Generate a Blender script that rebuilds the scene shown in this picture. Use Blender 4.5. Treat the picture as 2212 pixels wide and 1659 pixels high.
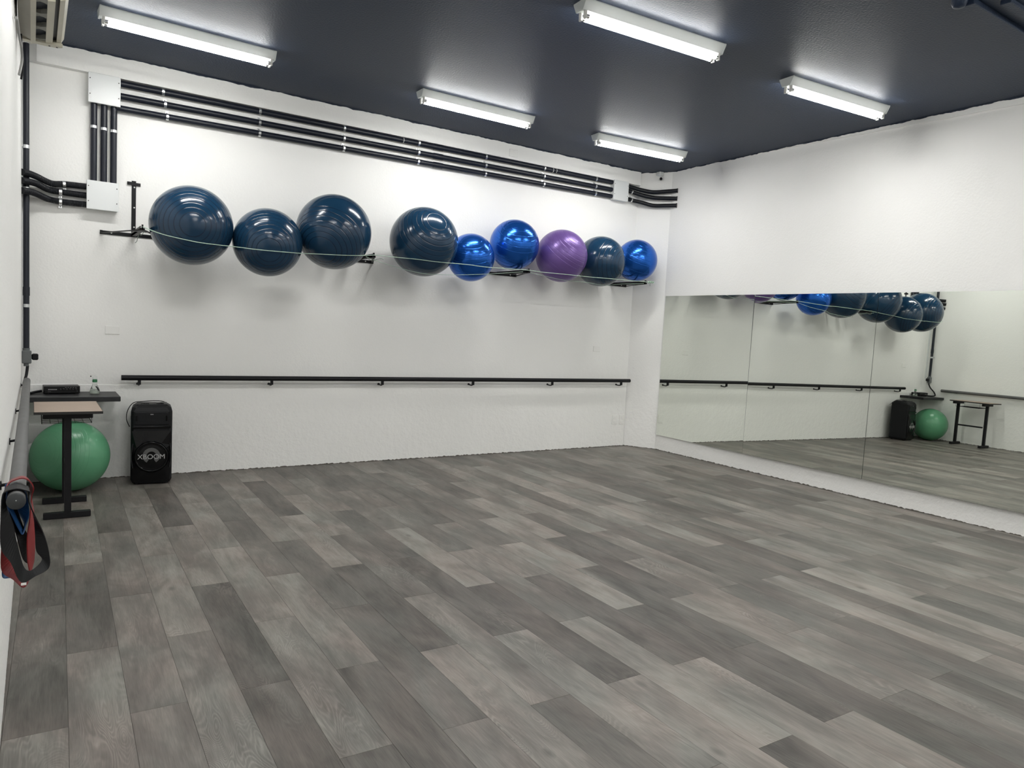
import bpy, math, random
from mathutils import Vector, Matrix

for o in list(bpy.data.objects):
    bpy.data.objects.remove(o, do_unlink=True)
scene = bpy.context.scene
C = scene.collection
random.seed(7)

# ------------------------------------------------------------------ camera, world, exposure
D, H = 7.232, 3.629            # far wall distance, ceiling height
W0, WS = 6.979, 0.018          # right wall: x = W0 + WS * (y - D)
LS = 0.005                     # left wall:  x = LS * (y - D)
def wx(y): return W0 + WS * (y - D)
def lx(y): return LS * (y - D)

cam_data = bpy.data.cameras.new('camera')
cam = bpy.data.objects.new('camera', cam_data)
C.objects.link(cam)
CAMROT = [[0.83315, 9.9e-05, -0.553047], [-0.55075, 0.091205, -0.829672], [0.050358, 0.995832, 0.076042]]
m = Matrix(CAMROT).to_4x4()
m.translation = Vector((0.0688, 0.0, 1.5))
cam.matrix_world = m
cam_data.sensor_width = 36.0
cam_data.lens = 25.417
cam_data.clip_start = 0.02
scene.camera = cam

world = bpy.data.worlds.new('world'); scene.world = world
world.use_nodes = True
world.node_tree.nodes['Background'].inputs[0].default_value = (0.5, 0.55, 0.6, 1)
world.node_tree.nodes['Background'].inputs[1].default_value = 0.05
scene.view_settings.view_transform = 'Standard'
scene.view_settings.look = 'None'
scene.view_settings.gamma = 1.0
scene.view_settings.use_curve_mapping = False
scene.view_settings.exposure = -0.05
TUBE_POWER = 66.0     # glow of the tube diffusers
BEAM_POWER = 10.0     # downward beam of each twin LED fixture (W)
BEAM_SPREAD = 155.0

# ------------------------------------------------------------------ mesh helpers
class MB:
    def __init__(s): s.v = []; s.f = []; s.smooth = []
    def add(s, vs, fs, smooth=False):
        b = len(s.v); s.v += [tuple(p) for p in vs]
        for q in fs: s.f.append(tuple(b + i for i in q)); s.smooth.append(smooth)
        return s
    def box(s, x0, x1, y0, y1, z0, z1):
        vs = [(x, y, z) for z in (z0, z1) for y in (y0, y1) for x in (x0, x1)]
        return s.add(vs, [(0,2,3,1),(4,5,7,6),(0,1,5,4),(2,6,7,3),(0,4,6,2),(1,3,7,5)])
    def bbox(s, x0, x1, y0, y1, z0, z1, b):
        """box with chamfered edges"""
        vs = []; idx = {}
        for sx in (0,1):
            for sy in (0,1):
                for sz in (0,1):
                    X = (x0, x1)[sx]; Y = (y0, y1)[sy]; Z = (z0, z1)[sz]
                    dx = b if sx == 0 else -b; dy = b if sy == 0 else -b; dz = b if sz == 0 else -b
                    idx[(sx,sy,sz,'x')] = len(vs); vs.append((X, Y+dy, Z+dz))
                    idx[(sx,sy,sz,'y')] = len(vs); vs.append((X+dx, Y, Z+dz))
                    idx[(sx,sy,sz,'z')] = len(vs); vs.append((X+dx, Y+dy, Z))
        I = idx; fs = []
        for a in (0,1):
            q = [I[(a,0,0,'x')], I[(a,1,0,'x')], I[(a,1,1,'x')], I[(a,0,1,'x')]]; fs.append(q if a else q[::-1])
            q = [I[(0,a,0,'y')], I[(0,a,1,'y')], I[(1,a,1,'y')], I[(1,a,0,'y')]]; fs.append(q if a else q[::-1])
            q = [I[(0,0,a,'z')], I[(1,0,a,'z')], I[(1,1,a,'z')], I[(0,1,a,'z')]]; fs.append(q if a else q[::-1])
        for a in (0,1):
            for c in (0,1):
                fs.append([I[(0,a,c,'y')], I[(1,a,c,'y')], I[(1,a,c,'z')], I[(0,a,c,'z')]])
                fs.append([I[(a,0,c,'x')], I[(a,1,c,'x')], I[(a,1,c,'z')], I[(a,0,c,'z')]])
                fs.append([I[(a,c,0,'x')], I[(a,c,1,'x')], I[(a,c,1,'y')], I[(a,c,0,'y')]])
        for k in [(a,c,d) for a in (0,1) for c in (0,1) for d in (0,1)]:
            fs.append([I[k+('x',)], I[k+('y',)], I[k+('z',)]])
        return s.add(vs, fs)
    def prism(s, poly, z0, z1):
        n = len(poly)
        vs = [(p[0], p[1], z0) for p in poly] + [(p[0], p[1], z1) for p in poly]
        fs = [tuple(range(n))[::-1], tuple(range(n, 2*n))] + [(i, (i+1) % n, n+(i+1) % n, n+i) for i in range(n)]
        return s.add(vs, fs)
    def extrude(s, poly, axis, a0, a1):
        """2-D polygon extruded along an axis: axis 'x' -> poly in (y,z), 'y' -> poly in (x,z)"""
        n = len(poly)
        if axis == 'x': f = lambda p, a: (a, p[0], p[1])
        elif axis == 'y': f = lambda p, a: (p[0], a, p[1])
        else: f = lambda p, a: (p[0], p[1], a)
        vs = [f(p, a0) for p in poly] + [f(p, a1) for p in poly]
        fs = [tuple(range(n))[::-1], tuple(range(n, 2*n))] + [(i, (i+1) % n, n+(i+1) % n, n+i) for i in range(n)]
        return s.add(vs, fs)
    def tube(s, pts, r, n=12, caps=True, smooth=True):
        pts = [Vector(p) for p in pts]; R = r if isinstance(r, (list, tuple)) else [r]*len(pts)
        t0 = (pts[1]-pts[0]).normalized()
        up = Vector((0,0,1)) if abs(t0.z) < .9 else Vector((1,0,0))
        nrm = t0.cross(up).normalized(); vs = []
        for i, p in enumerate(pts):
            if i == 0: t = t0
            elif i == len(pts)-1: t = (pts[i]-pts[i-1]).normalized()
            else: t = (pts[i+1]-pts[i-1]).normalized()
            nrm = (nrm - t*nrm.dot(t)).normalized(); b = t.cross(nrm)
            for k in range(n):
                a = 2*math.pi*k/n; vs.append(p + (nrm*math.cos(a)+b*math.sin(a))*R[i])
        fs = []
        for i in range(len(pts)-1):
            for k in range(n):
                k2 = (k+1) % n; fs.append((i*n+k, i*n+k2, (i+1)*n+k2, (i+1)*n+k))
        s.add(vs, fs, smooth)
        if caps:
            L = len(pts)-1
            s.add([vs[k] for k in range(n)], [tuple(range(n))[::-1]]); s.add([vs[L*n+k] for k in range(n)], [tuple(range(n))])
        return s
    def lathe(s, prof, n=24, c=(0,0,0), axis='z', smooth=True):
        """profile of (radius, height) turned about an axis"""
        vs = []; L = len(prof)
        for r, h in prof:
            for k in range(n):
                a = 2*math.pi*k/n; u, w = r*math.cos(a), r*math.sin(a)
                p = (u, w, h) if axis == 'z' else ((u, h, w) if axis == 'y' else (h, u, w))
                vs.append((p[0]+c[0], p[1]+c[1], p[2]+c[2]))
        fs = [(i*n+k, i*n+(k+1) % n, (i+1)*n+(k+1) % n, (i+1)*n+k) for i in range(L-1) for k in range(n)]
        s.add(vs, fs, smooth)
        if prof[0][0] > 1e-6: s.add(vs[:n], [tuple(range(n))[::-1]])
        if prof[-1][0] > 1e-6: s.add(vs[(L-1)*n:], [tuple(range(n))])
        return s
    def mesh(s, name, mat):
        me = bpy.data.meshes.new(name); me.from_pydata(s.v, [], s.f)
        me.polygons.foreach_set('use_smooth', s.smooth)
        for mm in (mat if isinstance(mat, (list, tuple)) else [mat]): me.materials.append(mm)
        me.update()
        import bmesh
        bm = bmesh.new(); bm.from_mesh(me); bmesh.ops.recalc_face_normals(bm, faces=bm.faces); bm.to_mesh(me); bm.free()
        return me
    def build(s, name, mat, parent=None, loc=None, rot=None):
        return link(name, s.mesh(name, mat), parent, loc, rot)

def link(name, data, parent=None, loc=None, rot=None):
    o = bpy.data.objects.new(name, data); C.objects.link(o)
    if parent: o.parent = parent
    if loc: o.location = loc
    if rot: o.rotation_euler = rot
    return o
def empty(name, loc=(0,0,0), rot=(0,0,0)):
    o = bpy.data.objects.new(name, None); C.objects.link(o); o.location = loc; o.rotation_euler = rot
    o.empty_display_size = .05
    return o
def tag(o, label, cat, group=None):
    o['label'] = label; o['category'] = cat
    if group: o['group'] = group
    return o
def struct(o, label=None, cat=None):
    o['kind'] = 'structure'
    if label: o['label'] = label; o['category'] = cat
    return o
def smooth_path(pts, k=8):
    P = [Vector(p) for p in pts]; P = [2*P[0]-P[1]] + P + [2*P[-1]-P[-2]]; out = []
    for i in range(1, len(P)-2):
        for j in range(k):
            t = j/k; a, b, c, d = P[i-1:i+3]
            out.append(.5*((2*b)+(c-a)*t+(2*a-5*b+4*c-d)*t*t+(3*b-a-3*c+d)*t**3))
    out.append(P[-2]); return out

# ------------------------------------------------------------------ materials
def new_mat(name):
    mt = bpy.data.materials.new(name); mt.use_nodes = True
    return mt, mt.node_tree.nodes, mt.node_tree.links, mt.node_tree.nodes['Principled BSDF']
def mat(name, col, rough=.5, metal=0., spec=.5, coat=0., coat_rough=.1, emit=None, estr=0., noise=0., nscale=20., bump=0., bscale=60., trans=0., ior=1.45, alpha=1.):
    mt, N, L, p = new_mat(name)
    p.inputs['Base Color'].default_value = (*col, 1); p.inputs['Roughness'].default_value = rough
    p.inputs['Metallic'].default_value = metal; p.inputs['Specular IOR Level'].default_value = spec
    p.inputs['Coat Weight'].default_value = coat; p.inputs['Coat Roughness'].default_value = coat_rough
    p.inputs['Transmission Weight'].default_value = trans; p.inputs['IOR'].default_value = ior
    p.inputs['Alpha'].default_value = alpha
    if emit: p.inputs['Emission Color'].default_value = (*emit, 1); p.inputs['Emission Strength'].default_value = estr
    if noise or bump:
        tc = N.new('ShaderNodeTexCoord')
    if noise:
        nz = N.new('ShaderNodeTexNoise'); nz.inputs['Scale'].default_value = nscale; nz.inputs['Detail'].default_value = 5
        L.new(tc.outputs['Object'], nz.inputs['Vector'])
        mx = N.new('ShaderNodeMix'); mx.data_type = 'RGBA'
        mx.inputs[6].default_value = (*[c*(1-noise) for c in col], 1); mx.inputs[7].default_value = (*[min(1, c*(1+noise)) for c in col], 1)
        L.new(nz.outputs['Fac'], mx.inputs[0]); L.new(mx.outputs[2], p.inputs['Base Color'])
    if bump:
        nb = N.new('ShaderNodeTexNoise'); nb.inputs['Scale'].default_value = bscale; nb.inputs['Detail'].default_value = 6
        L.new(tc.outputs['Object'], nb.inputs['Vector'])
        bp = N.new('ShaderNodeBump'); bp.inputs['Strength'].default_value = bump; bp.inputs['Distance'].default_value = .01
        L.new(nb.outputs['Fac'], bp.inputs['Height']); L.new(bp.outputs['Normal'], p.inputs['Normal'])
    return mt

def math_node(N, L, op, a, b=None, clamp=False):
    n = N.new('ShaderNodeMath'); n.operation = op; n.use_clamp = clamp
    for i, x in enumerate((a, b)):
        if x is None: continue
        if isinstance(x, (int, float)): n.inputs[i].default_value = x
        else: L.new(x, n.inputs[i])
    return n.outputs[0]

def plaster_mat():
    """white painted plaster: fine roller grain, coarse trowelled stucco near the floor, paint line under the ceiling"""
    mt, N, L, p = new_mat('white_plaster')
    geo = N.new('ShaderNodeNewGeometry'); sep = N.new('ShaderNodeSeparateXYZ'); L.new(geo.outputs['Position'], sep.inputs[0])
    def noise(scale, detail=5, rough=.55):
        n = N.new('ShaderNodeTexNoise'); n.inputs['Scale'].default_value = scale; n.inputs['Detail'].default_value = detail
        n.inputs['Roughness'].default_value = rough; L.new(geo.outputs['Position'], n.inputs['Vector']); return n.outputs['Fac']
    low = N.new('ShaderNodeMapRange'); low.inputs[1].default_value = 1.25; low.inputs[2].default_value = .35
    low.inputs[3].default_value = .12; low.inputs[4].default_value = 1.
    L.new(sep.outputs['Z'], low.inputs[0])
    fine = noise(55, 1.5); mid = noise(16, 3, .6); big = noise(2.2, 0)
    h1 = math_node(N, L, 'MULTIPLY', mid, low.outputs[0])
    h1 = math_node(N, L, 'MULTIPLY', h1, 1.5)
    h2 = math_node(N, L, 'MULTIPLY', fine, .35)
    h = math_node(N, L, 'ADD', h1, h2)
    h3 = math_node(N, L, 'MULTIPLY', big, .9); h = math_node(N, L, 'ADD', h, h3)
    bp = N.new('ShaderNodeBump'); bp.inputs['Strength'].default_value = .5; bp.inputs['Distance'].default_value = .009
    L.new(h, bp.inputs['Height']); L.new(bp.outputs['Normal'], p.inputs['Normal'])
    # slightly blotchy off-white paint
    ramp = N.new('ShaderNodeMix'); ramp.data_type = 'RGBA'
    ramp.inputs[6].default_value = (.865, .862, .838, 1); ramp.inputs[7].default_value = (.905, .902, .882, 1)
    L.new(noise(1.3, 3, .65), ramp.inputs[0])
    # navy ceiling paint brushed over the top few millimetres, dirt line at the floor
    nz = noise(9, 2); edge = math_node(N, L, 'MULTIPLY', nz, .035); edge = math_node(N, L, 'ADD', edge, H - .026)
    msk = math_node(N, L, 'GREATER_THAN', sep.outputs['Z'], edge)
    m2 = N.new('ShaderNodeMix'); m2.data_type = 'RGBA'; L.new(msk, m2.inputs[0]); L.new(ramp.outputs[2], m2.inputs[6])
    m2.inputs[7].default_value = (.022, .030, .052, 1)
    nd = noise(30, 2); e2 = math_node(N, L, 'MULTIPLY', nd, .03); e2 = math_node(N, L, 'SUBTRACT', e2, .008)
    mk = math_node(N, L, 'LESS_THAN', sep.outputs['Z'], e2)
    m3 = N.new('ShaderNodeMix'); m3.data_type = 'RGBA'; L.new(mk, m3.inputs[0]); L.new(m2.outputs[2], m3.inputs[6])
    m3.inputs[7].default_value = (.11, .10, .085, 1)
    L.new(m3.outputs[2], p.inputs['Base Color'])
    p.inputs['Roughness'].default_value = .55; p.inputs['Specular IOR Level'].default_value = .35
    return mt

def ceiling_mat():
    mt, N, L, p = new_mat('navy_ceiling_paint')
    geo = N.new('ShaderNodeNewGeometry')
    n1 = N.new('ShaderNodeTexNoise'); n1.inputs['Scale'].default_value = 1.2; n1.inputs['Detail'].default_value = 5; L.new(geo.outputs['Position'], n1.inputs['Vector'])
    mx = N.new('ShaderNodeMix'); mx.data_type = 'RGBA'; mx.inputs[6].default_value = (.016, .026, .050, 1); mx.inputs[7].default_value = (.022, .034, .062, 1)
    L.new(n1.outputs['Fac'], mx.inputs[0]); L.new(mx.outputs[2], p.inputs['Base Color'])
    n2 = N.new('ShaderNodeTexNoise'); n2.inputs['Scale'].default_value = 70; n2.inputs['Detail'].default_value = 3; L.new(geo.outputs['Position'], n2.inputs['Vector'])
    bp = N.new('ShaderNodeBump'); bp.inputs['Strength'].default_value = .5; bp.inputs['Distance'].default_value = .006
    L.new(n2.outputs['Fac'], bp.inputs['Height']); L.new(bp.outputs['Normal'], p.inputs['Normal'])
    p.inputs['Roughness'].default_value = .48; p.inputs['Specular IOR Level'].default_value = .22
    return mt

def plank_mat():
    mt, N, L, p = new_mat('grey_wood_vinyl')
    tc = N.new('ShaderNodeTexCoord'); oi = N.new('ShaderNodeObjectInfo')
    off = N.new('ShaderNodeVectorMath'); off.operation = 'SCALE'; off.inputs[0].default_value = (37., 91., 53.); L.new(oi.outputs['Random'], off.inputs['Scale'])
    add = N.new('ShaderNodeVectorMath'); add.operation = 'ADD'; L.new(tc.outputs['Object'], add.inputs[0]); L.new(off.outputs[0], add.inputs[1])
    def noise(sx, sy, detail, dist=0., rough=.55):
        mp = N.new('ShaderNodeMapping'); mp.inputs['Scale'].default_value = (sx, sy, 1); L.new(add.outputs[0], mp.inputs['Vector'])
        n = N.new('ShaderNodeTexNoise'); n.inputs['Scale'].default_value = 1; n.inputs['Detail'].default_value = detail
        n.inputs['Distortion'].default_value = dist; n.inputs['Roughness'].default_value = rough
        L.new(mp.outputs[0], n.inputs['Vector']); return n.outputs['Fac']
    cloud = noise(6, 2.0, 3, .6, .6)
    grain = noise(90, 5, 3, 1.2, .65)
    streak = noise(22, 1.6, 3, 2.5, .6)
    pores = noise(260, 14, 1)
    sp = N.new('ShaderNodeSeparateColor'); L.new(oi.outputs['Color'], sp.inputs[0])
    t = math_node(N, L, 'MULTIPLY_ADD', cloud, 1.15); N_t = t.node; N_t.inputs[2].default_value = -.575
    g = math_node(N, L, 'MULTIPLY_ADD', grain, .26); g.node.inputs[2].default_value = -.13
    s_ = math_node(N, L, 'MULTIPLY_ADD', streak, .36); s_.node.inputs[2].default_value = -.18
    q = math_node(N, L, 'MULTIPLY_ADD', pores, .30); q.node.inputs[2].default_value = -.15
    v = math_node(N, L, 'ADD', t, g); v = math_node(N, L, 'ADD', v, s_); v = math_node(N, L, 'ADD', v, q)
    # growth-ring whorls in patches
    fld = noise(7, 1.5, 2, .4, .4); wv = math_node(N, L, 'SINE', math_node(N, L, 'MULTIPLY', fld, 150.)); wv = math_node(N, L, 'POWER', math_node(N, L, 'ABSOLUTE', wv), 4.)
    pm_ = N.new('ShaderNodeMapRange'); pm_.inputs[1].default_value = .52; pm_.inputs[2].default_value = .68; L.new(noise(4, 1.3, 3), pm_.inputs[0])
    wv = math_node(N, L, 'MULTIPLY', math_node(N, L, 'MULTIPLY', wv, pm_.outputs[0]), .22); v = math_node(N, L, 'ADD', v, wv)
    v = math_node(N, L, 'ADD', v, sp.outputs[0], True)
    cr = N.new('ShaderNodeValToRGB'); e = cr.color_ramp.elements
    e[0].position = 0.; e[0].color = (0.040, 0.0355, 0.031, 1); e[1].position = 1.; e[1].color = (0.275, 0.257, 0.238, 1)
    mid = cr.color_ramp.elements.new(.5); mid.color = (.129, .119, .108, 1)
    L.new(v, cr.inputs[0])
    hue = N.new('ShaderNodeMix'); hue.data_type = 'RGBA'; hue.blend_type = 'MULTIPLY'; hue.inputs[0].default_value = 1.
    hr_ = N.new('ShaderNodeValToRGB'); he = hr_.color_ramp.elements; he[0].position = .35; he[0].color = (.955, 1., .965, 1); he[1].position = .65; he[1].color = (1.05, .985, .945, 1)
    L.new(noise(3.5, 1.6, 3, .5), hr_.inputs[0]); L.new(cr.outputs[0], hue.inputs[6]); L.new(hr_.outputs[0], hue.inputs[7])
    # dark knots
    vo = N.new('ShaderNodeTexVoronoi'); mp = N.new('ShaderNodeMapping'); mp.inputs['Scale'].default_value = (4.2, 2.3, 1)
    L.new(add.outputs[0], mp.inputs['Vector']); L.new(mp.outputs[0], vo.inputs['Vector']); vo.inputs['Scale'].default_value = 1
    kn = N.new('ShaderNodeMapRange'); kn.inputs[1].default_value = .03; kn.inputs[2].default_value = .10; kn.inputs[3].default_value = .55; kn.inputs[4].default_value = 0.
    L.new(vo.outputs['Distance'], kn.inputs[0])
    mk = N.new('ShaderNodeMix'); mk.data_type = 'RGBA'; L.new(kn.outputs[0], mk.inputs[0]); L.new(hue.outputs[2], mk.inputs[6]); mk.inputs[7].default_value = (.055, .048, .042, 1)
    L.new(mk.outputs[2], p.inputs['Base Color'])
    ro = N.new('ShaderNodeMapRange'); ro.inputs[3].default_value = .40; ro.inputs[4].default_value = .56; L.new(grain, ro.inputs[0]); L.new(ro.outputs[0], p.inputs['Roughness'])
    p.inputs['Specular IOR Level'].default_value = .45
    bp = N.new('ShaderNodeBump'); bp.inputs['Strength'].default_value = .25; bp.inputs['Distance'].default_value = .002
    L.new(grain, bp.inputs['Height']); L.new(bp.outputs['Normal'], p.inputs['Normal'])
    return mt

M = dict(
    plaster=plaster_mat(), ceiling=ceiling_mat(), plank=plank_mat(),
    subfloor=mat('floor_base', (.07, .066, .06), .8),
    mirror=mat('mirror_silver', (.845, .875, .815), .004, 1.0),
    mirror_edge=mat('mirror_edge', (.05, .07, .06), .3),
    tube=mat('lamp_tube', (1, 1, 1), .3, emit=(1.0, .995, .965), estr=TUBE_POWER),
    fixture=mat('fixture_white_enamel', (.66, .69, .68), .35),
    holder=mat('lamp_holder_plastic', (.78, .78, .75), .4),
    metalcap=mat('lamp_end_metal', (.65, .65, .65), .3, 1.),
    conduit=mat('black_conduit', (.010, .0125, .021), .38, spec=.45),
    hose=mat('black_corrugated_hose', (.007, .008, .011), .45, spec=.35),
    steel=mat('galvanised_steel', (.72, .73, .74), .28, 1.),
    boxwhite=mat('white_box_plastic', (.74, .76, .76), .25, spec=.5),
    screw=mat('dark_screw', (.08, .08, .08), .4, .8),
    plate=mat('painted_wall_plate', (.87, .867, .842), .5),
    black=mat('black_paint', (.0055, .0058, .0075), .45, spec=.28),
    blackwood=mat('black_shelf_laminate', (.014, .015, .017), .45, noise=.3, nscale=15),
    navyball=mat('navy_ball_rubber', (.0085, .034, .072), .17, spec=.55),
    blueball=mat('blue_ball_rubber', (.012, .105, .47), .20, .72, spec=.6),
    purpleball=mat('purple_ball_rubber', (.150, .085, .285), .30, .25, spec=.5),
    greenball=mat('green_ball_rubber', (.10, .295, .162), .27, spec=.5),
    groove_shade=mat('ball_groove_shaded', (.0045, .019, .043), .22),  # darker navy paints in the shade inside the ring grooves
    plug=mat('ball_plug', (.01, .012, .02), .4),
    cord=mat('green_white_cord', (.42, .55, .45), .7),
    cordthin=mat('thin_grey_cord', (.16, .19, .16), .7),
    grayrail=mat('grey_dusty_rail', (.105, .105, .105), .55, noise=.25, nscale=9),
    railcap=mat('grey_rail_cap', (.036, .039, .041), .6, noise=.2, nscale=40),
    gray=mat('grey_plastic', (.12, .13, .13), .5),
    desk=mat('desk_top_laminate', (.37, .285, .222), .45, noise=.16, nscale=7),
    deskedge=mat('desk_edge_band', (.02, .019, .018), .5),
    desksteel=mat('desk_black_steel', (.007, .007, .0085), .5, spec=.3),
    spk=mat('speaker_matte_black', (.0065, .007, .0085), .5, spec=.3),
    spkgloss=mat('speaker_gloss_black', (.0018, .0019, .0026), .12, spec=.35),
    spkgrey=mat('speaker_dark_grey', (.016, .016, .018), .45, spec=.35),
    emblem=mat('speaker_emblem_grey', (.105, .105, .105), .45),
    letter=mat('speaker_letter_silver', (.42, .42, .42), .4),
    amp=mat('amplifier_black', (.006, .006, .007), .45, spec=.3),
    knob=mat('amplifier_knob', (.03, .03, .03), .35),
    print=mat('light_print', (.45, .45, .45), .5),
    bottle=mat('clear_bottle_plastic', (.92, .95, .93), .08, trans=.92, ior=1.2),
    liquid=mat('clear_liquid', (.75, .82, .75), .1, trans=.6, ior=1.33),
    bottlewhite=mat('sprayer_white', (.78, .79, .77), .4),
    bottlegreen=mat('sprayer_green', (.01, .14, .05), .4),
    ac=mat('aged_cream_plastic', (.50, .475, .385), .45, noise=.10, nscale=6),
    acback=mat('ac_grey_cream', (.33, .315, .27), .55, noise=.12, nscale=8),
    acdark=mat('ac_dark_inside', (.018, .024, .034), .6),
    acrib=mat('ac_rib_grey', (.22, .22, .20), .6),
    wiregrey=mat('grey_wire', (.30, .30, .29), .6),
    bandblack=mat('black_latex_band', (.0065, .007, .008), .5, spec=.3),
    bandred=mat('red_latex_band', (.21, .014, .016), .45),
    bandblue=mat('blue_latex_band', (.012, .065, .19), .45),
    bandgreen=mat('green_latex_band', (.05, .16, .10), .45),
    camwhite=mat('camera_white', (.66, .67, .66), .4),
    camlens=mat('camera_lens', (.004, .004, .006), .08),
)

# ------------------------------------------------------------------ room shell
REAR, ENT, DOORY = -2.2, -1.5, 2.3
b = MB(); b.box(ENT-.15, 7.25, REAR-.15, D+.2, -.12, -.003)
floor = struct(b.build('floor', M['subfloor']), 'grey wood-look vinyl plank floor', 'floor')
b = MB(); b.box(ENT-.15, 7.25, REAR-.15, D+.2, H, H+.12)
struct(b.build('ceiling', M['ceiling']), 'dark navy painted ceiling', 'ceiling')
b = MB(); b.box(ENT-.15, 7.25, D, D+.15, -.003, H)
wall_back = struct(b.build('wall_back', M['plaster']), 'white plaster wall behind the exercise balls', 'wall')
b = MB(); b.prism([(lx(DOORY), DOORY), (lx(D), D), (-.14, D), (-.14, DOORY)], -.003, H)
struct(b.build('wall_left', M['plaster']), 'white plaster wall along the left edge', 'wall')
b = MB(); b.prism([(wx(REAR), REAR), (wx(D), D), (wx(D)+.15, D), (wx(REAR)+.3, REAR)], -.003, H)
struct(b.build('wall_right', M['plaster']), 'white plaster wall carrying the mirrors', 'wall')
b = MB(); b.prism([(6.745, D), (wx(6.86), 6.86), (wx(D), D)], -.003, H)
struct(b.build('wall_corner', M['plaster']), 'narrow white slanted wall face in the far corner', 'wall')
b = MB(); b.box(ENT-.15, 7.25, REAR-.15, REAR, -.003, H)
struct(b.build('wall_rear', M['plaster']))
b = MB(); b.box(ENT-.15, ENT, REAR, DOORY+.12, -.003, H)
struct(b.build('wall_entry', M['plaster']))
b = MB(); b.box(ENT, -.14, DOORY, DOORY+.12, -.003, H)
struct(b.build('wall_return', M['plaster']))
# shallow beam under the ceiling on the far wall (its left end dies into the wall in a small slope)
b = MB(); yb = D-.06; zb = 3.452
prof = [(.03, D), (.10, yb), (6.715, yb), (6.745, D)]
b.prism(prof, zb, H)
struct(b.build('trim_1', M['plaster']), 'shallow white beam band under the ceiling above the conduits', 'beam')
# thin uneven plaster band along the top of the right wall
b = MB(); n = 14; vs = []
for i in range(n+1):
    y = 1.0 + (5.6-1.0)*i/n; hgt = .10*(1-i/n)+.004
    vs += [(wx(y)+.001, y, H), (wx(y)-.014, y, H), (wx(y)-.014, y, H-hgt), (wx(y)+.001, y, H-hgt-.004)]
fs = []
for i in range(n):
    for k in range(3): fs.append((i*4+k, i*4+k+1, i*4+k+5, i*4+k+4))
b.add(vs, fs)
struct(b.build('trim_2', M['plaster']), 'thin uneven plaster band below the ceiling on the mirror wall', 'trim')

b = MB(); n = 60; vs = []; random.seed(11)
for i in range(n+1):
    x = .02+(6.74-.02)*i/n; zt = .838-.012*x/6.7+random.uniform(-.003, .003)
    vs += [(x, D+.001, -.003), (x, D-.006, -.003), (x, D-.006, zt-.007), (x, D+.001, zt)]
b.add(vs, [(i*4+k, i*4+k+1, i*4+k+5, i*4+k+4) for i in range(n) for k in range(3)])
struct(b.build('trim_3', M['plaster']), 'slightly raised rough plaster coat on the far wall below the barre', 'trim')
random.seed(7)

# ------------------------------------------------------------------ floor planks
PL = .0251; dU = Vector((math.cos(PL), -math.sin(PL))); dW = Vector((math.sin(PL), math.cos(PL)))
U0, PW, PLEN = .104, .1966, 1.264
room_main = [(lx(DOORY), DOORY), (lx(DOORY), REAR), (wx(REAR), REAR), (wx(6.86), 6.86), (6.745, D), (lx(D), D)]
def clip(poly, edge):
    out = []; a, bb = edge
    ins = lambda p: (bb[0]-a[0])*(p[1]-a[1])-(bb[1]-a[1])*(p[0]-a[0]) >= -1e-9
    for i in range(len(poly)):
        p, q = poly[i], poly[(i+1) % len(poly)]
        ip, iq = ins(p), ins(q)
        if ip: out.append(p)
        if ip != iq:
            d1 = (bb[0]-a[0])*(p[1]-a[1])-(bb[1]-a[1])*(p[0]-a[0]); d2 = (bb[0]-a[0])*(q[1]-a[1])-(bb[1]-a[1])*(q[0]-a[0])
            t = d1/(d1-d2); out.append((p[0]+(q[0]-p[0])*t, p[1]+(q[1]-p[1])*t))
    return out
def clip_poly(poly, region):
    for i in range(len(region)):
        poly = clip(poly, (region[i], region[(i+1) % len(region)]))
        if len(poly) < 3: return []
    return poly
room_ccw = [(lx(REAR), REAR), (wx(REAR), REAR), (wx(6.86), 6.86), (6.745, D), (lx(D), D)]
alcove = [(ENT, REAR), (lx(REAR), REAR), (lx(DOORY), DOORY), (ENT, DOORY)]
# tones read off the photograph for the planks that stand out: (row, k) -> tone
TONE = {(3,0):.30, (3,2):.26, (7,0):.30, (9,0):.30, (10,0):.28, (12,0):.27, (14,0):.34, (13,-1):.32, (15,0):.32, (14,-1):.30,
        (11,-2):.26, (6,0):.38, (4,-1):.32, (5,-1):.33, (0,1):.36, (-1,0):.36, (-1,1):.38, (-1,-1):.55, (8,0):.50, (8,1):.36, (9,1):.36,
        (10,1):.62, (13,0):.66, (11,-1):.63, (11,0):.52, (12,-1):.66, (19,-1):.68, (21,-1):.66, (22,0):.64, (20,1):.64, (19,1):.62, (14,1):.60,
        (4,1):.60, (4,0):.50, (1,-1):.52, (0,0):.54, (5,0):.58, (5,1):.42, (6,1):.56, (7,1):.58, (2,0):.55, (1,0):.52, (2,1):.56, (1,1):.50,
        (16,0):.56, (17,0):.50, (18,0):.46, (16,1):.36, (17,1):.58, (18,1):.38, (20,0):.40, (21,0):.36, (19,0):.44, (23,0):.42, (22,1):.44,
        (15,-1):.60, (16,-1):.54, (17,-1):.42, (18,-1):.58, (20,-1):.36, (12,1):.56, (13,1):.42, (15,1):.60, (11,1):.40, (29,-1):.60, (28,0):.42}
TONE.update({(3,-1):.32, (3,1):.56, (5,-1):.33, (5,1):.38, (6,1):.36, (7,-1):.58, (8,-1):.36, (8,2):.56, (9,-1):.60, (10,-1):.58, (13,-2):.60, (15,-2):.36,
             (18,-1):.38, (18,0):.38, (23,0):.56, (24,0):.38, (25,-1):.56, (29,0):.58, (6,0):.42})
rest = MB(); nplank = 0
def plank_poly(row, k):
    u0 = U0+PW*row+.0006; u1 = U0+PW*(row+1)-.0006
    off = (2.915 if row % 2 else 2.29)
    w0 = off+PLEN*k+.0006; w1 = off+PLEN*(k+1)-.0006
    return u0, u1, w0, w1
shared = None
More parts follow.
